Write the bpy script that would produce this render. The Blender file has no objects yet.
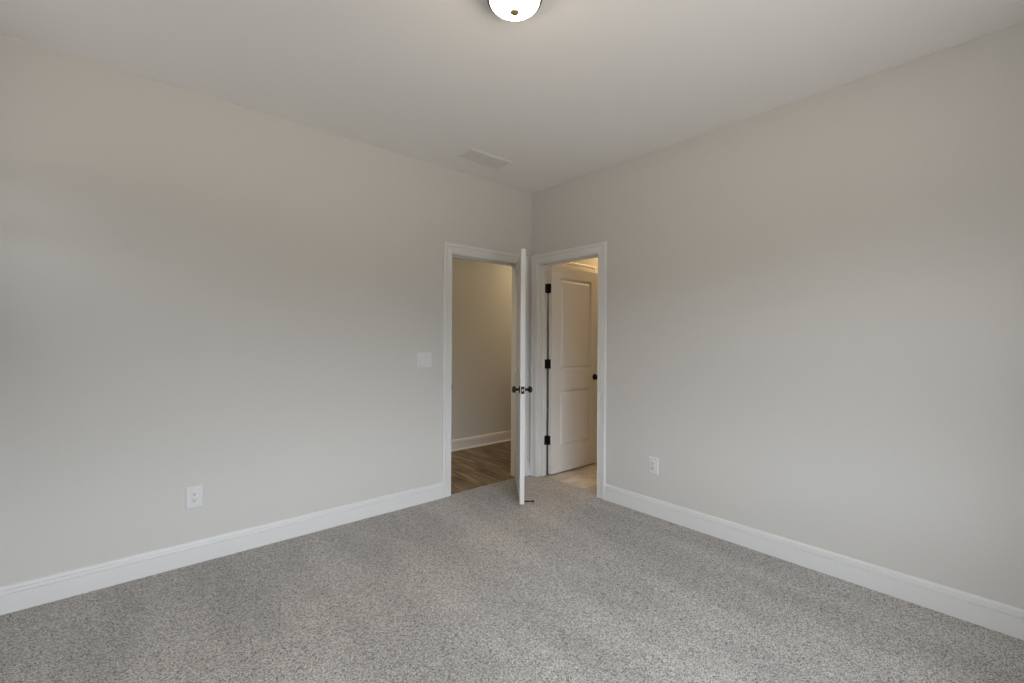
import bpy, bmesh, math, random
from mathutils import Vector, Matrix
PI = math.pi
random.seed(4)
SC = bpy.context.scene
COL = SC.collection

# ------------------------------------------------------------------ camera
F_PX, YAW, ROLL, CY = 449.687, 0.854079649, 0.00573542, 339.956
CAM_POS = (-3.02288, -3.18949, 1.31034)
cam_data = bpy.data.cameras.new('camera')
cam = bpy.data.objects.new('camera', cam_data)
COL.objects.link(cam)
SC.camera = cam
fw = Vector((math.cos(YAW), math.sin(YAW), 0))
rt = Vector((math.sin(YAW), -math.cos(YAW), 0))
up = Vector((0, 0, 1))
cx = rt * math.cos(ROLL) + up * math.sin(ROLL)
cyv = -rt * math.sin(ROLL) + up * math.cos(ROLL)
m = Matrix.Identity(4)
for i in range(3):
    m[i][0], m[i][1], m[i][2], m[i][3] = cx[i], cyv[i], -fw[i], CAM_POS[i]
cam.matrix_world = m
cam_data.sensor_fit = 'HORIZONTAL'
cam_data.sensor_width = 36
cam_data.lens = F_PX / 1024 * 36
cam_data.shift_y = -(341.5 - CY) / 1024
cam_data.clip_start = 0.02

# ------------------------------------------------------------------ view, sky
SC.view_settings.view_transform = 'Standard'
SC.view_settings.look = 'None'
SC.view_settings.gamma = 1
SC.view_settings.use_curve_mapping = False
SC.view_settings.exposure = 1.06
SKY_STRENGTH = 9.0
LAMP_STRENGTH = 22.0
HALL_LAMP = 26.0
BATH_LAMP = 40.0

world = bpy.data.worlds.new('overcast_sky')
SC.world = world
world.use_nodes = True
wn, wl = world.node_tree.nodes, world.node_tree.links
wn.clear()
tc = wn.new('ShaderNodeTexCoord')
sx = wn.new('ShaderNodeSeparateXYZ')
rp = wn.new('ShaderNodeValToRGB')
mr = wn.new('ShaderNodeMapRange')
mr.inputs['From Min'].default_value = -1
mr.inputs['From Max'].default_value = 1
bg = wn.new('ShaderNodeBackground')
wo = wn.new('ShaderNodeOutputWorld')
wl.new(tc.outputs['Generated'], sx.inputs[0])
wl.new(sx.outputs['Z'], mr.inputs['Value'])
wl.new(mr.outputs[0], rp.inputs[0])
wl.new(rp.outputs[0], bg.inputs['Color'])
wl.new(bg.outputs[0], wo.inputs[0])
# ground brightened to lift the ceiling, dark horizon band added to dim mid-walls, overcast sky above
GROUND, BAND, SKY = (0.335, 0.318, 0.300), (0.02, 0.03, 0.033), (0.645, 0.705, 0.785)
e = rp.color_ramp.elements
e[0].position, e[0].color = 0.42, (*GROUND, 1)
e[1].position, e[1].color = 0.58, (*SKY, 1)
for q_ in (0.46, 0.54):
    e2 = e.new(q_)
    e2.color = (*BAND, 1)
bg.inputs['Strength'].default_value = SKY_STRENGTH

# room shell numbers
XA, YA, H, T = -3.73, -3.73, 2.74, 0.115
LX0, LX1, LZ = -0.916, -0.149, 2.029        # hall doorway in the left wall (y = 0)
RY0, RY1, RZ = -0.815, -0.103, 2.037        # bath doorway in the right wall (x = 0)
HALL_Y = 1.285
W1 = (-3.35, -1.15, 0.70, 2.25)             # twin window in the wall y = YA  (x0, x1, z0, z1)
W2 = (-0.80, -0.35, 1.70, 2.25)             # unseen window added in the wall x = XA to brighten the upper left corner  (y0, y1, z0, z1)

def portal(loc, rot, sx_, sy_):
    l = bpy.data.lights.new('window_daylight', 'AREA')
    l.shape = 'RECTANGLE'
    l.size, l.size_y = sx_, sy_
    l.cycles.is_portal = True
    o = bpy.data.objects.new('window_daylight', l)
    o.location, o.rotation_euler = loc, rot
    COL.objects.link(o)
portal(((W1[0] + W1[1]) / 2, YA - T - 0.02, (W1[2] + W1[3]) / 2), (PI / 2, 0, 0), W1[1] - W1[0], W1[3] - W1[2])
portal((XA - T - 0.02, (W2[0] + W2[1]) / 2, (W2[2] + W2[3]) / 2), (PI / 2, 0, -PI / 2), W2[1] - W2[0], W2[3] - W2[2])  # portal of the added high window

# ------------------------------------------------------------------ materials
def mat(name):
    mt = bpy.data.materials.new(name)
    mt.use_nodes = True
    return mt, mt.node_tree.nodes, mt.node_tree.links, mt.node_tree.nodes['Principled BSDF']

def paint(name, col, rough, bump=0.0, scale=400, spec=0.4, metal=0.0):
    mt, n, l, b = mat(name)
    b.inputs['Base Color'].default_value = (*col, 1)
    b.inputs['Roughness'].default_value = rough
    b.inputs['Specular IOR Level'].default_value = spec
    b.inputs['Metallic'].default_value = metal
    t = n.new('ShaderNodeTexCoord')
    ns = n.new('ShaderNodeTexNoise')
    ns.inputs['Scale'].default_value = scale
    ns.inputs['Detail'].default_value = 3
    l.new(t.outputs['Object'], ns.inputs['Vector'])
    if bump:
        bp = n.new('ShaderNodeBump')
        bp.inputs['Strength'].default_value = bump
        bp.inputs['Distance'].default_value = 0.001
        l.new(ns.outputs['Fac'], bp.inputs['Height'])
        l.new(bp.outputs[0], b.inputs['Normal'])
    return mt

M_WALL = paint('greige_wall_paint', (0.60, 0.582, 0.548), 0.75, 0.12, 350, 0.25)
M_CEIL = paint('flat_ceiling_paint', (0.82, 0.81, 0.79), 0.9, 0.2, 250, 0.15)
M_TRIM = paint('white_semigloss_trim', (0.715, 0.708, 0.69), 0.38, 0.03, 200, 0.45)
M_DOOR = paint('white_door_paint', (0.71, 0.705, 0.69), 0.42, 0.05, 300, 0.4)
M_PLASTIC = paint('white_plastic', (0.675, 0.67, 0.66), 0.35, 0, 100, 0.45)
M_BLACK = paint('matte_black_metal', (0.012, 0.011, 0.010), 0.38, 0.05, 500, 0.5, 0.6)
M_SLOT = paint('dark_slot', (0.02, 0.02, 0.02), 0.8)
M_STEEL = paint('satin_steel', (0.55, 0.53, 0.50), 0.35, 0, 100, 0.5, 1.0)
M_BRONZE = paint('bronze_metal', (0.10, 0.065, 0.04), 0.4, 0.05, 300, 0.5, 0.9)
M_FINIAL = paint('antique_brass', (0.36, 0.27, 0.16), 0.4, 0, 300, 0.5, 0.8)
M_VENT = paint('vent_enamel', (0.72, 0.705, 0.675), 0.6, 0, 100, 0.3)
M_DUCT = paint('duct_interior', (0.22, 0.215, 0.21), 0.8)

def carpet_mat():
    mt, n, l, b = mat('grey_beige_frieze_carpet')
    t = n.new('ShaderNodeTexCoord')
    warp = n.new('ShaderNodeTexNoise')
    warp.inputs['Scale'].default_value = 140
    mixv = n.new('ShaderNodeMixRGB')
    mixv.blend_type = 'ADD'
    mixv.inputs[0].default_value = 0.006
    l.new(t.outputs['Object'], warp.inputs['Vector'])
    l.new(t.outputs['Object'], mixv.inputs[1])
    l.new(warp.outputs['Color'], mixv.inputs[2])
    vo = n.new('ShaderNodeTexVoronoi')
    vo.inputs['Scale'].default_value = 280
    l.new(mixv.outputs[0], vo.inputs['Vector'])
    sep = n.new('ShaderNodeSeparateColor')
    l.new(vo.outputs['Color'], sep.inputs[0])
    rmp = n.new('ShaderNodeValToRGB')
    el = rmp.color_ramp.elements
    el[0].position, el[0].color = 0.0, (0.085, 0.074, 0.062, 1)
    el[1].position, el[1].color = 1.0, (0.72, 0.69, 0.645, 1)
    for p_, c_ in ((0.19, (0.19, 0.174, 0.153, 1)), (0.36, (0.375, 0.353, 0.322, 1)), (0.78, (0.505, 0.478, 0.442, 1))):
        q = el.new(p_)
        q.color = c_
    l.new(sep.outputs[0], rmp.inputs[0])
    # nap: brushed tracks the vacuum left in the pile
    mp = n.new('ShaderNodeMapping')
    mp.inputs['Rotation'].default_value = (0, 0, math.radians(38))
    mp.inputs['Scale'].default_value = (2.6, 0.7, 1)
    l.new(t.outputs['Object'], mp.inputs[0])
    nap = n.new('ShaderNodeTexNoise')
    nap.inputs['Scale'].default_value = 1.3
    nap.inputs['Detail'].default_value = 2.5
    l.new(mp.outputs[0], nap.inputs['Vector'])
    nr = n.new('ShaderNodeMapRange')
    nr.inputs['From Min'].default_value = 0.38
    nr.inputs['From Max'].default_value = 0.62
    nr.inputs['To Min'].default_value = 0.90
    nr.inputs['To Max'].default_value = 1.08
    l.new(nap.outputs['Fac'], nr.inputs['Value'])
    mul = n.new('ShaderNodeMixRGB')
    mul.blend_type = 'MULTIPLY'
    mul.inputs[0].default_value = 1
    l.new(rmp.outputs[0], mul.inputs[1])
    l.new(nr.outputs[0], mul.inputs[2])
    l.new(mul.outputs[0], b.inputs['Base Color'])
    b.inputs['Roughness'].default_value = 0.95
    b.inputs['Specular IOR Level'].default_value = 0.1
    b.inputs['Sheen Weight'].default_value = 0.15
    bp = n.new('ShaderNodeBump')
    bp.inputs['Strength'].default_value = 0.7
    bp.inputs['Distance'].default_value = 0.004
    inv = n.new('ShaderNodeMath')
    inv.operation = 'SUBTRACT'
    inv.inputs[0].default_value = 1
    l.new(vo.outputs['Distance'], inv.inputs[1])
    l.new(inv.outputs[0], bp.inputs['Height'])
    l.new(bp.outputs[0], b.inputs['Normal'])
    return mt
M_CARPET = carpet_mat()

def plank_mat(name, rot, w, h, cols, mortar, mcol, grain_sc, rough, vein):
    mt, n, l, b = mat(name)
    t = n.new('ShaderNodeTexCoord')
    mp = n.new('ShaderNodeMapping')
    mp.inputs['Rotation'].default_value = (0, 0, rot)
    l.new(t.outputs['Object'], mp.inputs[0])
    br = n.new('ShaderNodeTexBrick')
    br.inputs['Scale'].default_value = 1
    br.inputs['Brick Width'].default_value = w
    br.inputs['Row Height'].default_value = h
    br.inputs['Mortar Size'].default_value = mortar
    br.inputs['Color1'].default_value = (0, 0, 0, 1)
    br.inputs['Color2'].default_value = (1, 1, 1, 1)
    br.inputs['Mortar'].default_value = (0.5, 0.5, 0.5, 1)
    br.offset = 0.37
    l.new(mp.outputs[0], br.inputs['Vector'])
    mp2 = n.new('ShaderNodeMapping')
    mp2.inputs['Scale'].default_value = grain_sc
    l.new(mp.outputs[0], mp2.inputs[0])
    add = n.new('ShaderNodeMixRGB')
    add.blend_type = 'ADD'
    add.inputs[0].default_value = 1
    l.new(mp2.outputs[0], add.inputs[1])
    sc_ = n.new('ShaderNodeVectorMath')
    sc_.operation = 'SCALE'
    sc_.inputs['Scale'].default_value = 7
    l.new(br.outputs['Color'], sc_.inputs[0])
    l.new(sc_.outputs[0], add.inputs[2])
    ns = n.new('ShaderNodeTexNoise')
    ns.inputs['Scale'].default_value = 1
    ns.inputs['Detail'].default_value = 6
    ns.inputs['Distortion'].default_value = vein
    l.new(add.outputs[0], ns.inputs['Vector'])
    rm = n.new('ShaderNodeValToRGB')
    el = rm.color_ramp.elements
    el[0].position, el[0].color = 0.30, (*cols[0], 1)
    el[1].position, el[1].color = 0.70, (*cols[2], 1)
    q = el.new(0.5)
    q.color = (*cols[1], 1)
    l.new(ns.outputs['Fac'], rm.inputs[0])
    tone = n.new('ShaderNodeMapRange')
    tone.inputs['To Min'].default_value = 0.82
    tone.inputs['To Max'].default_value = 1.16
    sp = n.new('ShaderNodeSeparateColor')
    l.new(br.outputs['Color'], sp.inputs[0])
    l.new(sp.outputs[0], tone.inputs['Value'])
    mu = n.new('ShaderNodeMixRGB')
    mu.blend_type = 'MULTIPLY'
    mu.inputs[0].default_value = 1
    l.new(rm.outputs[0], mu.inputs[1])
    l.new(tone.outputs[0], mu.inputs[2])
    mx = n.new('ShaderNodeMixRGB')
    l.new(br.outputs['Fac'], mx.inputs[0])
    l.new(mu.outputs[0], mx.inputs[1])
    mx.inputs[2].default_value = (*mcol, 1)
    l.new(mx.outputs[0], b.inputs['Base Color'])
    b.inputs['Roughness'].default_value = rough
    b.inputs['Specular IOR Level'].default_value = 0.35
    return mt
M_WOOD = plank_mat('brown_plank_flooring', PI / 2, 1.22, 0.18,
                   ((0.055, 0.036, 0.020), (0.165, 0.118, 0.072), (0.30, 0.23, 0.155)), 0.0015, (0.03, 0.02, 0.012),
                   (2.2, 13, 1), 0.45, 0.8)
M_TILE = plank_mat('beige_stone_tile', 0.0, 0.61, 0.305,
                   ((0.36, 0.31, 0.25), (0.50, 0.46, 0.40), (0.60, 0.56, 0.50)), 0.003, (0.30, 0.26, 0.21),
                   (3.0, 5.0, 1), 0.35, 1.4)

def glow_mat(name, col, strength):
    mt, n, l, b = mat(name)
    b.inputs['Base Color'].default_value = (0.9, 0.87, 0.8, 1)
    b.inputs['Roughness'].default_value = 0.25
    b.inputs['Emission Color'].default_value = (*col, 1)
    b.inputs['Emission Strength'].default_value = strength
    return mt
M_GLOW = glow_mat('lit_frosted_glass', (1.0, 0.77, 0.50), LAMP_STRENGTH)
M_GLOW_HALL = glow_mat('lit_frosted_glass_hall', (1.0, 0.78, 0.48), HALL_LAMP)
M_GLOW_BATH = glow_mat('lit_frosted_glass_bath', (1.0, 0.66, 0.32), BATH_LAMP)

def glass_mat():
    mt = bpy.data.materials.new('window_glass')
    mt.use_nodes = True
    n, l = mt.node_tree.nodes, mt.node_tree.links
    n.clear()
    o = n.new('ShaderNodeOutputMaterial')
    mx = n.new('ShaderNodeMixShader')
    a = n.new('ShaderNodeBsdfTransparent')
    g = n.new('ShaderNodeBsdfGlossy')
    g.inputs['Roughness'].default_value = 0.02
    mx.inputs[0].default_value = 0.06
    l.new(a.outputs[0], mx.inputs[1])
    l.new(g.outputs[0], mx.inputs[2])
    l.new(mx.outputs[0], o.inputs[0])
    return mt
M_GLASS = glass_mat()

# ------------------------------------------------------------------ helpers
def obj(name, bm, material, parent=None, smooth=False):
    me = bpy.data.meshes.new(name)
    bmesh.ops.recalc_face_normals(bm, faces=bm.faces)
    bm.to_mesh(me)
    bm.free()
    for m_ in (material if isinstance(material, (list, tuple)) else [material]):
        me.materials.append(m_)
    if smooth:
        for p_ in me.polygons:
            p_.use_smooth = True
        me.set_sharp_from_angle(angle=math.radians(35))
    o = bpy.data.objects.new(name, me)
    COL.objects.link(o)
    if parent:
        o.parent = parent
    return o

def tag(o, label, cat, group=None, kind=None):
    o['label'], o['category'] = label, cat
    if group:
        o['group'] = group
    if kind:
        o['kind'] = kind
    return o

def empty(name, loc=(0, 0, 0), rz=0.0):
    o = bpy.data.objects.new(name, None)
    o.empty_display_size = 0.1
    o.location, o.rotation_euler = loc, (0, 0, rz)
    COL.objects.link(o)
    return o

def add_box(bm, a, b, bev=0.0, seg=2):
    """box from corner a to corner b, edges rounded by bev"""
    lo = [min(a[i], b[i]) for i in range(3)]
    hi = [max(a[i], b[i]) for i in range(3)]
    t = bmesh.new()
    vs = [t.verts.new((hi[0] if i & 1 else lo[0], hi[1] if i & 2 else lo[1], hi[2] if i & 4 else lo[2])) for i in range(8)]
    for f in ((0, 1, 3, 2), (4, 6, 7, 5), (0, 4, 5, 1), (2, 3, 7, 6), (0, 2, 6, 4), (1, 5, 7, 3)):
        t.faces.new([vs[i] for i in f])
    if bev:
        bmesh.ops.bevel(t, geom=t.edges[:], offset=bev, segments=seg, profile=0.5, affect='EDGES')
    merge(bm, t)

def merge(bm, t, mtx=None):
    vm = {}
    for v in t.verts:
        vm[v] = bm.verts.new(mtx @ v.co if mtx else v.co)
    for f in t.faces:
        nf = bm.faces.new([vm[v] for v in f.verts])
        nf.material_index = f.material_index
    t.free()

def box(name, a, b, material, parent=None, bev=0.0):
    bm = bmesh.new()
    add_box(bm, a, b, bev)
    return obj(name, bm, material, parent, smooth=bev > 0)

def add_lathe(bm, prof, mtx=None, seg=48):
    """revolve (radius, height) points round local Z"""
    t = bmesh.new()
    rings = []
    for r, z in prof:
        if r < 1e-6:
            rings.append([t.verts.new((0, 0, z))])
        else:
            rings.append([t.verts.new((r * math.cos(2 * PI * k / seg), r * math.sin(2 * PI * k / seg), z)) for k in range(seg)])
    for A, B in zip(rings, rings[1:]):
        for k in range(seg):
            k2 = (k + 1) % seg
            if len(A) == 1 and len(B) == 1:
                continue
            if len(A) == 1:
                t.faces.new((A[0], B[k], B[k2]))
            elif len(B) == 1:
                t.faces.new((A[k], B[0], A[k2]))
            else:
                t.faces.new((A[k], B[k], B[k2], A[k2]))
    merge(bm, t, mtx)

def add_prism(bm, pts, z0, z1):
    a = [bm.verts.new((x, y, z0)) for x, y in pts]
    b = [bm.verts.new((x, y, z1)) for x, y in pts]
    bm.faces.new(a)
    bm.faces.new(b)
    n_ = len(pts)
    for i in range(n_):
        j = (i + 1) % n_
        bm.faces.new((a[i], a[j], b[j], b[i]))

def add_sweep(bm, path, prof, to3d, miter=True):
    """sweep the closed profile (d sideways of the path, t off the wall) along a 2D path lying in the wall; to3d(s, z, t) -> xyz"""
    n_ = len(path)
    rings = []
    for i, (s, z) in enumerate(path):
        dirs = []
        if i > 0:
            dirs.append((s - path[i - 1][0], z - path[i - 1][1]))
        if i < n_ - 1:
            dirs.append((path[i + 1][0] - s, path[i + 1][1] - z))
        ns = []
        for dx, dz in dirs:
            L = math.hypot(dx, dz)
            ns.append((-dz / L, dx / L))
        if len(ns) == 2:
            bx, bz = ns[0][0] + ns[1][0], ns[0][1] + ns[1][1]
            k = 2 / (bx * bx + bz * bz)
            off = (bx * k, bz * k)
        else:
            off = ns[0]
        rings.append([bm.verts.new(to3d(s + off[0] * d, z + off[1] * d, t)) for d, t in prof])
    for A, B in zip(rings, rings[1:]):
        for k in range(len(prof)):
            k2 = (k + 1) % len(prof)
            bm.faces.new((A[k], A[k2], B[k2], B[k]))
    bm.faces.new(rings[0])
    bm.faces.new(rings[-1])

# ------------------------------------------------------------------ shell
def wall_prism(name, outline, to3d0, to3d1, label, material=None):
    bm = bmesh.new()
    a = [bm.verts.new(to3d0(s, z)) for s, z in outline]
    b = [bm.verts.new(to3d1(s, z)) for s, z in outline]
    bm.faces.new(a)
    bm.faces.new(b)
    for i in range(len(outline)):
        j = (i + 1) % len(outline)
        bm.faces.new((a[i], a[j], b[j], b[i]))
    bm.normal_update()
    bmesh.ops.triangulate(bm, faces=[f for f in bm.faces if len(f.verts) > 4])
    return tag(obj(name, bm, material or M_WALL), label, 'wall', kind='structure')

JT = 0.018                                   # jamb board thickness
HX0, HX1, BX1, BY0 = -3.0, 2.75, 2.75, -2.2  # hall ends, bath far wall, bath near wall
# left wall (y 0..T); it runs on past the corner between the hall and the bath room
wall_prism('wall_left', [(XA - T, -0.05), (LX0 - JT, -0.05), (LX0 - JT, LZ + JT), (LX1 + JT, LZ + JT), (LX1 + JT, -0.05), (BX1 + T, -0.05), (BX1 + T, H), (XA - T, H)],
           lambda s, z: (s, 0, z), lambda s, z: (s, T, z), 'long greige painted wall left of the corner, with the hall doorway cut in it')
wall_prism('wall_right', [(YA - T, -0.05), (RY0 - JT, -0.05), (RY0 - JT, RZ + JT), (RY1 + JT, RZ + JT), (RY1 + JT, -0.05), (0, -0.05), (0, H), (YA - T, H)],
           lambda s, z: (0, s, z), lambda s, z: (T, s, z), 'long greige painted wall right of the corner, with the bathroom doorway cut in it')

def window_wall(name, s0, s1, w, to3d, label):
    bm = bmesh.new()
    def bx(a0, a1, z0, z1):
        p0, p1 = to3d(a0, z0, 0), to3d(a1, z1, T)
        add_box(bm, p0, p1)
    bx(s0, w[0], -0.05, H)
    bx(w[1], s1, -0.05, H)
    bx(w[0], w[1], -0.05, w[2])
    bx(w[0], w[1], w[3], H)
    return tag(obj(name, bm, M_WALL), label, 'wall', kind='structure')
to_front = lambda s, z, t: (s, YA - t, z)
window_wall('wall_front', XA, T, W1, to_front, 'greige window wall behind the camera facing the left wall')
to_side = lambda s, z, t: (XA - t, s, z)
window_wall('wall_side', YA - T, 0, W2, to_side, 'greige wall behind the camera facing the right wall, with the added high window')

bm = bmesh.new()
add_box(bm, (XA - T, YA - T, H), (BX1 + T, HALL_Y + T, H + 0.1))
tag(obj('ceiling', bm, M_CEIL), 'flat off-white painted ceiling over the room', 'ceiling', kind='structure')

bm = bmesh.new()
add_prism(bm, [(XA, YA), (0, YA), (0, RY0), (0.062, RY0), (0.062, RY1), (0, RY1), (0, 0), (LX1, 0), (LX1, 0.014), (LX0, 0.014), (LX0, 0), (XA, 0)], -0.05, 0.0)
bm.normal_update()
bmesh.ops.triangulate(bm, faces=[f for f in bm.faces if len(f.verts) > 4])
tag(obj('floor', bm, M_CARPET), 'speckled grey-beige frieze carpet covering the room', 'carpet', kind='structure')

bm = bmesh.new()
add_prism(bm, [(HX0, HALL_Y), (HX0, T), (LX0, T), (LX0, 0.018), (LX1, 0.018), (LX1, T), (HX1, T), (HX1, HALL_Y)], -0.06, -0.007)
bm.normal_update()
bmesh.ops.triangulate(bm, faces=[f for f in bm.faces if len(f.verts) > 4])
tag(obj('floor_hallway', bm, M_WOOD), 'brown wood plank floor of the hallway', 'floor', kind='structure')
bm = bmesh.new()
add_prism(bm, [(T, BY0), (BX1, BY0), (BX1, 0), (T, 0), (T, RY1), (0.066, RY1), (0.066, RY0), (T, RY0)], -0.06, -0.006)
bm.normal_update()
bmesh.ops.triangulate(bm, faces=[f for f in bm.faces if len(f.verts) > 4])
tag(obj('floor_bathroom', bm, M_TILE), 'beige veined tile floor past the right doorway', 'floor', kind='structure')

for nm, a, b, lb in (('wall_hallway', (HX0, HALL_Y, -0.05), (HX1 + T, HALL_Y + T, H), 'greige hallway wall seen through the left doorway'),
                     ('wall_hallway_end', (HX0 - T, T, -0.05), (HX0, HALL_Y + T, H), 'near end wall of the hallway'),
                     ('wall_hallway_far', (HX1, T, -0.05), (HX1 + T, HALL_Y, H), 'far end wall of the hallway'),
                     ('wall_bathroom_far', (BX1, BY0 - T, -0.05), (BX1 + T, 0, H), 'far wall of the bathroom'),
                     ('wall_bathroom_near', (T, BY0 - T, -0.05), (BX1, BY0, H), 'side wall of the bathroom')):
    tag(box(nm, a, b, M_WALL), lb, 'wall', kind='structure')

# ------------------------------------------------------------------ baseboards
BASE = [(0, 0), (0, 0.017), (0.0895, 0.017), (0.091, 0.0105), (0.0955, 0.0105), (0.097, 0.0160), (0.101, 0.0165), (0.109, 0.0145), (0.1105, 0.0080), (0.1145, 0.0080), (0.116, 0.0120), (0.123, 0.0100), (0.127, 0.0060), (0.129, 0.002), (0.129, 0)]
SHOE = [(0, 0), (0, 0.030), (0.008, 0.029), (0.014, 0.025), (0.018, 0.016)] + BASE[2:]
def baseboard(name, s0, s1, to3d, label, z0=0.0, prof=BASE):
    bm = bmesh.new()
    add_sweep(bm, [(s0, z0), (s1, z0)], prof, to3d)
    return tag(obj(name, bm, M_TRIM), label, 'baseboard', kind='structure')
left3 = lambda s, z, t: (s, -t, z)
right3 = lambda s, z, t: (-t, s, z)
CW, RV = 0.086, 0.005                        # casing width, reveal
baseboard('baseboard_left', XA, LX0 - RV - CW, left3, 'tall white baseboard along the left wall')
baseboard('baseboard_right', YA, RY0 - RV - CW, right3, 'tall white baseboard along the right wall')
baseboard('baseboard_corner', LX1 + RV + CW, -0.0195, left3, 'short white baseboard piece in the corner behind the open door')
baseboard('baseboard_hallway', HX0, HX1, lambda s, z, t: (s, HALL_Y - t, z), 'white baseboard along the hallway wall', -0.007, SHOE)
baseboard('baseboard_front', XA, 0, lambda s, z, t: (s, YA + t, z), 'white baseboard under the twin window')
baseboard('baseboard_side', YA, 0, lambda s, z, t: (XA + t, s, z), 'white baseboard along the wall facing the right wall')

# ------------------------------------------------------------------ door frames
CASE = [(0, 0), (0, 0.008), (0.003, 0.011), (0.010, 0.012), (0.012, 0.0095), (0.016, 0.0095), (0.018, 0.012), (0.050, 0.0140), (0.0525, 0.0105), (0.0575, 0.0105), (0.060, 0.0165), (0.064, 0.0190), (0.082, 0.0190), (0.086, 0.0165), (0.086, 0)]
def frame(name, s0, s1, zt, room3, far3, stop_t, label, far_case=True, sill=0.0):
    """casings, jamb and stop of a doorway. room3(s,z,t): t off the room face of the wall; depth runs to -T"""
    root = empty(name)
    tag(root, label, 'door frame', kind='structure')
    path = [(s1 + RV, sill), (s1 + RV, zt + RV), (s0 - RV, zt + RV), (s0 - RV, sill)]
    # the profile grows to the left of the travel direction = outward: going up the s1 side the outside is +s, so travel reversed
    path = path[::-1]
    bm = bmesh.new()
    add_sweep(bm, path, CASE, room3)
    obj('casing', bm, M_TRIM, root)
    if far_case:
        bm = bmesh.new()
        add_sweep(bm, [(a, z if z > 0.5 else -0.006) for a, z in path], CASE, far3)
        obj('casing', bm, M_TRIM, root)
    bm = bmesh.new()
    for a, b_ in (((s0 - JT, -0.03), (s0, zt)), ((s1, -0.03), (s1 + JT, zt)), ((s0 - JT, zt), (s1 + JT, zt + JT))):
        add_box(bm, room3(a[0], a[1], 0.0005), room3(b_[0], b_[1], -T - 0.0005))
    obj('jamb', bm, M_TRIM, root)
    bm = bmesh.new()
    st = 0.011
    for a, b_ in (((s0, -0.005), (s0 + st, zt)), ((s1 - st, -0.005), (s1, zt)), ((s0 + st, zt - st), (s1 - st, zt))):
        add_box(bm, room3(a[0], a[1], -stop_t), room3(b_[0], b_[1], -stop_t - 0.032), 0.002)
    obj('door_stop_moulding', bm, M_TRIM, root)
    return root
t1 = frame('trim_1', LX0, LX1, LZ, left3, lambda s, z, t: (s, T + t, z), 0.038, 'white casing and jamb round the left doorway to the hallway')
t2 = frame('trim_2', RY0, RY1, RZ, right3, lambda s, z, t: (T + t, s, z), 0.045, 'white casing and jamb round the right doorway to the bathroom')
# strike plate on the latch jamb of the hall doorway
bm = bmesh.new()
add_box(bm, (LX0 - 0.001, 0.004, 0.885), (LX0 + 0.0018, 0.034, 0.942), 0.0006)
add_box(bm, (LX0 - 0.004, -0.006, 0.895), (LX0 + 0.0015, 0.006, 0.932), 0.0008)
sp = obj('strike_plate', bm, M_BLACK, t1)
sp['label'] = 'black strike plate on the jamb'

# casing of a further doorway on the bathroom's left wall, behind the open door, with its closed slab
t3 = empty('trim_3')
tag(t3, 'white door casing on the bathroom wall behind the panelled door', 'door frame', kind='structure')
bm = bmesh.new()
add_sweep(bm, [(0.24, -0.006), (0.24, 2.05), (0.90, 2.05), (0.90, -0.006)], [(d, t * 0.6) for d, t in CASE], left3)
obj('casing', bm, M_TRIM, t3)
bm = bmesh.new()
add_box(bm, (0.24, 0.0, -0.004), (0.90, -0.003, 2.05))
obj('door_face', bm, M_DOOR, t3)

# ------------------------------------------------------------------ doors
def knob_bm():
    bm = bmesh.new()
    add_lathe(bm, [(0, 0.064), (0.008, 0.0635), (0.017, 0.061), (0.0245, 0.055), (0.0275, 0.047), (0.0265, 0.040), (0.021, 0.034), (0.014, 0.031), (0.0105, 0.027), (0.0100, 0.016), (0.0125, 0.009), (0.0125, 0.006)])
    return bm
def rosette_bm():
    bm = bmesh.new()
    add_lathe(bm, [(0, 0.009), (0.018, 0.009), (0.026, 0.0075), (0.0315, 0.005), (0.0325, 0.002), (0.0325, 0), (0, 0)])
    return bm

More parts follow.
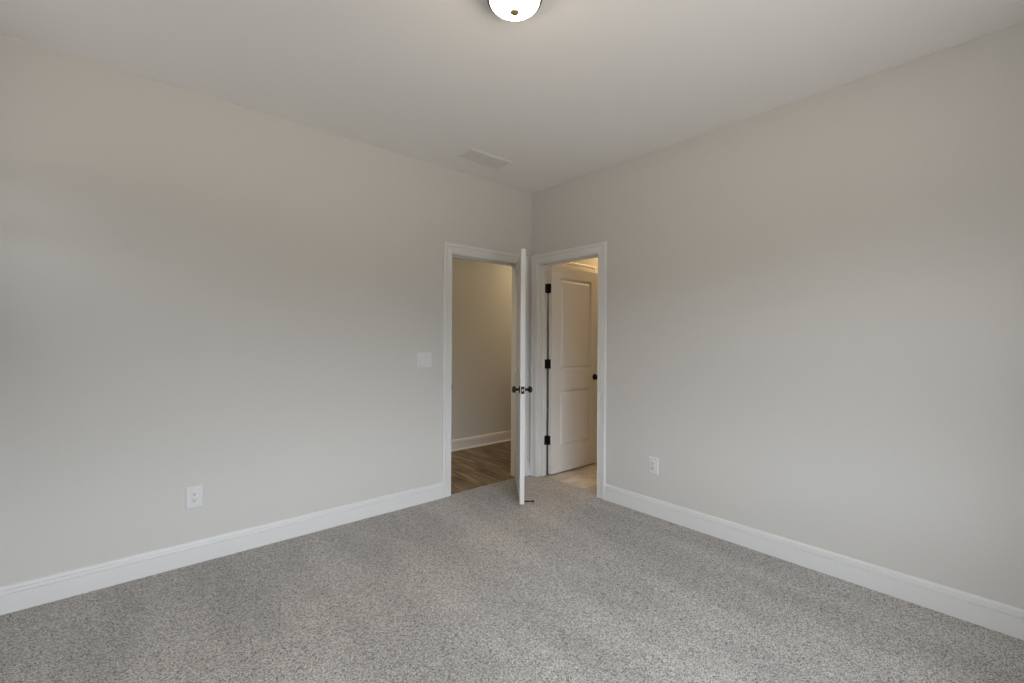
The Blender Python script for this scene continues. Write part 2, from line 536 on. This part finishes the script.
def door(name, pin, theta, z0, w, h, label, knob_h, hinge_zs, front_stop=False):
    """local frame: hinge pin at the origin, slab runs along +x, its faces at y=-0.047 and y=-0.012"""
    root = empty(name, (pin[0], pin[1], z0), theta)
    tag(root, label, 'door', kind='structure')
    x0, x1, ya, yb = 0.002, 0.002 + w, -0.047, -0.012
    sl, sr = 0.118, 0.118
    zs = [(0.250 - z0, 0.815 - z0), (1.018 - z0, 1.925 - z0)]
    bm = bmesh.new()
    add_box(bm, (x0, ya, 0), (x0 + sl, yb, h))
    add_box(bm, (x1 - sr, ya, 0), (x1, yb, h))
    for za, zb in ((0, zs[0][0]), (zs[0][1], zs[1][0]), (zs[1][1], h)):
        add_box(bm, (x0 + sl, ya, za), (x1 - sr, yb, zb))
    bmesh.ops.remove_doubles(bm, verts=bm.verts[:], dist=1e-5)
    obj('slab', bm, M_DOOR, root)
    for za, zb in zs:
        # moulded panel: ogee slope down from the face, a flat groove, then the raised field, on both faces
        bm = bmesh.new()
        xa, xb = x0 + sl, x1 - sr
        for face, sgn in ((ya, 1), (yb, -1)):
            prev = None
            for ins, dep in ((0, 0), (0.002, 0.005), (0.009, 0.010), (0.015, 0.0125), (0.022, 0.0125), (0.026, 0.0095), (0.033, 0.0045), (0.036, 0.0035), (0.038, 0.0015), (0.050, 0.0012)):
                y = face + sgn * dep
                ring = [bm.verts.new(q) for q in ((xa + ins, y, za + ins), (xb - ins, y, za + ins), (xb - ins, y, zb - ins), (xa + ins, y, zb - ins))]
                if prev:
                    for k in range(4):
                        k2 = (k + 1) % 4
                        bm.faces.new((prev[k], prev[k2], ring[k2], ring[k]))
                prev = ring
            bm.faces.new(prev)
        obj('panel', bm, M_DOOR, root)
    kx, kz = x1 - 0.060, knob_h - z0
    for face, rx in ((ya, PI / 2), (yb, -PI / 2)):
        M = Matrix.Translation((kx, face, kz)) @ Matrix.Rotation(rx, 4, 'X')
        kb = knob_bm()
        kb.transform(M)
        k = obj('knob', kb, M_BLACK, root, True)
        k['label'] = 'round matte black knob'
        rb = rosette_bm()
        rb.transform(M)
        obj('rosette', rb, M_BLACK, k, True)
    bm = bmesh.new()
    add_box(bm, (x1 - 0.002, -0.0295 - 0.0125, kz - 0.0285), (x1 + 0.0012, -0.0295 + 0.0125, kz + 0.0285), 0.0006)
    lp = obj('latch_plate', bm, M_BLACK, root)
    lp['label'] = 'black latch plate on the door edge'
    bm = bmesh.new()
    add_box(bm, (x1, -0.0295 - 0.007, kz - 0.009), (x1 + 0.010, -0.0295 + 0.007, kz + 0.009), 0.003)
    obj('latch_bolt', bm, M_STEEL, lp, True)
    for hz in hinge_zs:
        z = hz - z0
        bm = bmesh.new()
        add_lathe(bm, [(0, -0.052), (0.0035, -0.0515), (0.0055, -0.048), (0.0080, -0.045), (0.0080, 0.045), (0.0055, 0.048), (0.0035, 0.0515), (0, 0.052)], Matrix.Translation((0, 0, z)), 20)
        hb = obj('hinge', bm, M_BLACK, root, True)
        hb['label'] = 'matte black butt hinge'
        bm = bmesh.new()
        add_box(bm, (0.0004, -0.040, z - 0.0445), (0.0026, 0.0, z + 0.0445), 0.0005)
        obj('hinge_leaf', bm, M_BLACK, hb)
        # the leaf let into the jamb, turned back by the angle the door stands open
        bm = bmesh.new()
        add_box(bm, (-0.0026, -0.040, z - 0.0445), (-0.0004, 0.0, z + 0.0445), 0.0005)
        closed = math.radians(180) if abs(math.cos(theta)) < 0.9 else math.radians(270)
        bm.transform(Matrix.Rotation(closed - theta + (2 * PI if theta < 0 else 0), 4, 'Z'))
        obj('hinge_leaf', bm, M_BLACK, hb)
    if front_stop:
        # rigid stop screwed to the foot of the door
        Ms = Matrix.Translation((x1 - 0.055, yb, 0.004)) @ Matrix.Rotation(-PI / 2, 4, 'X')
        bm = bmesh.new()
        add_lathe(bm, [(0, 0), (0.011, 0), (0.011, 0.003), (0.008, 0.006), (0.0055, 0.009), (0.005, 0.066), (0.0065, 0.067), (0.0075, 0.070), (0.0075, 0.080), (0.006, 0.083), (0, 0.083)], Ms, 20)
        ds = obj('door_stop', bm, M_BLACK, root, True)
        ds['label'] = 'black rod door stop at the foot of the door'
    return root

door('door_1', (-0.151, -0.012), math.radians(231.7), 0.024, 0.762, 2.000,
     'white panelled bedroom door swung open into the room, seen edge-on', 0.917, (1.815, 1.075, 0.335), True)
door('door_2', (0.130, -0.1055), math.radians(-1.0), 0.008, 0.708, 2.018,
     'white two-panel bathroom door standing open past the right doorway', 0.922, (1.815, 1.078, 0.335))

# ------------------------------------------------------------------ windows
def window(name, w, to3d, units, label):
    root = empty(name)
    tag(root, label, 'window', kind='structure')
    s0, s1, z0, z1 = w
    def bx(bm, a0, a1, za, zb, ta, tb, bev=0.0):
        add_box(bm, to3d(a0, za, ta), to3d(a1, zb, tb), bev)
    bm = bmesh.new()
    f = 0.035
    bx(bm, s0, s0 + f, z0, z1, 0.03, T)
    bx(bm, s1 - f, s1, z0, z1, 0.03, T)
    bx(bm, s0 + f, s1 - f, z0, z0 + f, 0.03, T)
    bx(bm, s0 + f, s1 - f, z1 - f, z1, 0.03, T)
    wd = (s1 - s0 - 2 * f) / units
    for k in range(1, units):
        c = s0 + f + wd * k
        bx(bm, c - 0.04, c + 0.04, z0 + f, z1 - f, 0.03, T)
    obj('window_frame', bm, M_TRIM, root)
    for k in range(units):
        a = s0 + f + wd * k + (0.04 if k else 0)
        b_ = s0 + f + wd * (k + 1) - (0.04 if k < units - 1 else 0)
        zm = (z0 + z1) / 2
        for za, zb, t0 in ((z0 + f, zm + 0.02, 0.045), (zm - 0.02, z1 - f, 0.080)):
            bm = bmesh.new()
            r = 0.04
            bx(bm, a, a + r, za, zb, t0, t0 + 0.03)
            bx(bm, b_ - r, b_, za, zb, t0, t0 + 0.03)
            bx(bm, a + r, b_ - r, za, za + r, t0, t0 + 0.03)
            bx(bm, a + r, b_ - r, zb - r, zb, t0, t0 + 0.03)
            sh = obj('sash', bm, M_TRIM, root)
            bm = bmesh.new()
            bx(bm, a + r, b_ - r, za + r, zb - r, t0 + 0.013, t0 + 0.017)
            obj('pane', bm, M_GLASS, sh)
    bm = bmesh.new()
    bx(bm, s0 - 0.10, s1 + 0.10, z0 - 0.02, z0, 0.0, -0.045, 0.004)
    obj('window_sill', bm, M_TRIM, root)
    bm = bmesh.new()
    add_sweep(bm, [(s0, z0), (s0, z1), (s1, z1), (s1, z0)], CASE, lambda s, z, t: to3d(s, z, -t))
    obj('casing', bm, M_TRIM, root)
    return root
window('window_1', W1, to_front, 2, 'twin white double-hung window in the wall facing the left wall')
window('added_window_2', W2, to_side, 1, 'unseen small high white double-hung window, added to light the upper left corner, in the wall facing the right wall')  # high window added only for its daylight on the upper left corner

# ------------------------------------------------------------------ ceiling light
def ceiling_light(name, x, y, r, glow, label):
    root = empty(name, (x, y, H))
    tag(root, label, 'ceiling light')
    bm = bmesh.new()
    add_lathe(bm, [(0, 0), (r * 0.80, 0), (r * 0.82, -0.006), (r * 0.82, -0.050), (r * 0.92, -0.060), (r * 1.0, -0.063), (r * 1.01, -0.066), (r * 1.0, -0.070), (r * 0.95, -0.072), (r * 0.88, -0.070), (r * 0.86, -0.066), (0, -0.065)], None, 64)
    o = obj('canopy_ring', bm, M_BRONZE, root, True)
    o['label'] = 'dark bronze ring holding the glass'
    bm = bmesh.new()
    pr = [(0.010, -0.106)]
    for k in range(1, 19):
        a = PI / 2 * k / 18
        pr.append((r * 0.915 * math.sin(a) ** 0.8, -0.068 - 0.038 * math.cos(a)))
    add_lathe(bm, pr, None, 64)
    o = obj('glass_bowl', bm, glow, root, True)
    o['label'] = 'glowing frosted glass bowl'
    bm = bmesh.new()
    add_lathe(bm, [(0, -0.127), (0.004, -0.1268), (0.008, -0.1255), (0.0105, -0.123), (0.0145, -0.121), (0.018, -0.117), (0.018, -0.113), (0.015, -0.108), (0.012, -0.104), (0, -0.104)], None, 32)
    o = obj('finial', bm, M_FINIAL, root, True)
    o['label'] = 'small brass finial under the bowl'
    return root
ceiling_light('ceiling_light', -1.836, -1.832, 0.109, M_GLOW, 'lit flush-mount ceiling light with frosted glass bowl on the bedroom ceiling')
ceiling_light('ceiling_light', 1.35, 0.70, 0.16, M_GLOW_HALL, 'lit flush-mount light on the hallway ceiling, at the far end')
ceiling_light('ceiling_light', -2.0, 0.70, 0.16, M_GLOW_HALL, 'unseen lit flush-mount light added on the hallway ceiling at the near end to light the door jamb')  # extra unseen hall lamp, added to lift the shaded jamb
ceiling_light('ceiling_light', 1.45, -0.36, 0.16, M_GLOW_BATH, 'lit flush-mount light on the bathroom ceiling')

# ------------------------------------------------------------------ ceiling vent
VX0, VX1, VY0, VY1 = -1.062, -0.658, -0.462, -0.268
root = empty('ceiling_vent', ((VX0 + VX1) / 2, (VY0 + VY1) / 2, H))
tag(root, 'white rectangular louvred air vent on the ceiling near the corner', 'vent')
hx, hy = (VX1 - VX0) / 2, (VY1 - VY0) / 2
bm = bmesh.new()
fl = 0.026
# flange: bevelled picture-frame ring
rings = []
for ins, z in ((0, 0), (0.0015, -0.004), (0.008, -0.0075), (fl - 0.003, -0.009), (fl, -0.0075), (fl, -0.001)):
    rings.append([bm.verts.new((sx_ * (hx - ins), sy_ * (hy - ins), z)) for sx_, sy_ in ((-1, -1), (1, -1), (1, 1), (-1, 1))])
for A, B in zip(rings, rings[1:]):
    for k in range(4):
        k2 = (k + 1) % 4
        bm.faces.new((A[k], A[k2], B[k2], B[k]))
obj('flange', bm, M_VENT, root)
box('backing', (-hx + fl, -hy + fl, -0.0015), (hx - fl, hy - fl, -0.0004), M_DUCT, root)
box('divider', (-0.006, -hy + fl, -0.0085), (0.006, hy - fl, -0.002), M_VENT, root, 0.001)
ns_ = 12
for bank in (-1, 1):
    for k in range(ns_):
        xc = bank * (0.018 + (hx - fl - 0.022) * k / (ns_ - 1) + 0.002)
        bm = bmesh.new()
        add_box(bm, (-0.0008, -hy + fl, -0.0065), (0.0008, hy - fl, 0.0065))
        bm.transform(Matrix.Translation((xc, 0, -0.0055)) @ Matrix.Rotation(-math.radians(38), 4, 'Y'))
        obj('louver', bm, M_VENT, root)

# ------------------------------------------------------------------ switch plate and outlets
def wall_plate(name, loc, rz, w, h, label, cat, group=None):
    """local: plate in the xz plane, room side is -y"""
    root = empty(name, loc, rz)
    tag(root, label, cat, group)
    bm = bmesh.new()
    rings = []
    for ins, d in ((0, 0), (0.0003, -0.003), (0.003, -0.0058), (0.006, -0.0066)):
        rings.append([bm.verts.new((sx_ * (w / 2 - ins), d, sz_ * (h / 2 - ins))) for sx_, sz_ in ((-1, -1), (1, -1), (1, 1), (-1, 1))])
    for A, B in zip(rings, rings[1:]):
        for k in range(4):
            k2 = (k + 1) % 4
            bm.faces.new((A[k], A[k2], B[k2], B[k]))
    bm.faces.new(rings[-1])
    obj('plate', bm, M_PLASTIC, root)
    return root

sw = wall_plate('light_switch', (-1.1785, 0, 1.148), 0, 0.132, 0.124, 'white two-rocker switch plate on the left wall beside the hall doorway', 'switch')
for x, tilt in ((-0.024, 1), (0.024, -1)):
    bm = bmesh.new()
    for a, b_ in (((-0.0178, -0.035), (-0.0163, 0.035)), ((0.0163, -0.035), (0.0178, 0.035)), ((-0.0163, -0.035), (0.0163, -0.0335)), ((-0.0163, 0.0335), (0.0163, 0.035))):
        add_box(bm, (x + a[0], -0.0060, a[1]), (x + b_[0], -0.0078, b_[1]))
    obj('rocker_frame', bm, M_PLASTIC, sw)
    # rocker: two flats meeting in a shallow V, one end pressed in
    bm = bmesh.new()
    y_in, y_mid, y_out = -0.0060, -0.0090, -0.0160
    top, bot = (y_in, y_out) if tilt > 0 else (y_out, y_in)
    pr = [(-0.0005, -0.033), (bot, -0.033), (y_mid, 0), (top, 0.033), (-0.0005, 0.033)]
    A = [bm.verts.new((x - 0.016, y, z)) for y, z in pr]
    B = [bm.verts.new((x + 0.016, y, z)) for y, z in pr]
    bm.faces.new(A)
    bm.faces.new(B)
    for i in range(5):
        j = (i + 1) % 5
        bm.faces.new((A[i], A[j], B[j], B[i]))
    obj('rocker', bm, M_PLASTIC, sw)

def outlet(name, loc, rz, label):
    root = wall_plate(name, loc, rz, 0.082, 0.125, label, 'outlet', None)
    bm = bmesh.new()
    add_box(bm, (-0.0165, -0.004, -0.0335), (0.0165, -0.0085, 0.0335), 0.001)
    rc = obj('receptacle', bm, M_PLASTIC, root, True)
    for zc in (0.0175, -0.0175):
        for xs, hh in ((-0.0064, 0.0042), (0.0064, 0.0034)):
            bm = bmesh.new()
            add_box(bm, (xs - 0.0014, -0.0080, zc + 0.004 - hh), (xs + 0.0014, -0.0089, zc + 0.004 + hh))
            obj('slot', bm, M_SLOT, rc)
        bm = bmesh.new()
        add_lathe(bm, [(0, 0.0006), (0.0032, 0.0006), (0.0032, 0), (0, 0)], Matrix.Translation((0, -0.0084, zc - 0.0065)) @ Matrix.Rotation(PI / 2, 4, 'X'), 16)
        obj('ground_hole', bm, M_SLOT, rc)
    return root
outlet('wall_outlet', (-2.693, 0, 0.385), 0, 'white duplex power outlet low on the left wall above the baseboard')
outlet('wall_outlet', (0, -1.345, 0.3745), -PI / 2, 'white power outlet low on the right wall near the bathroom doorway')
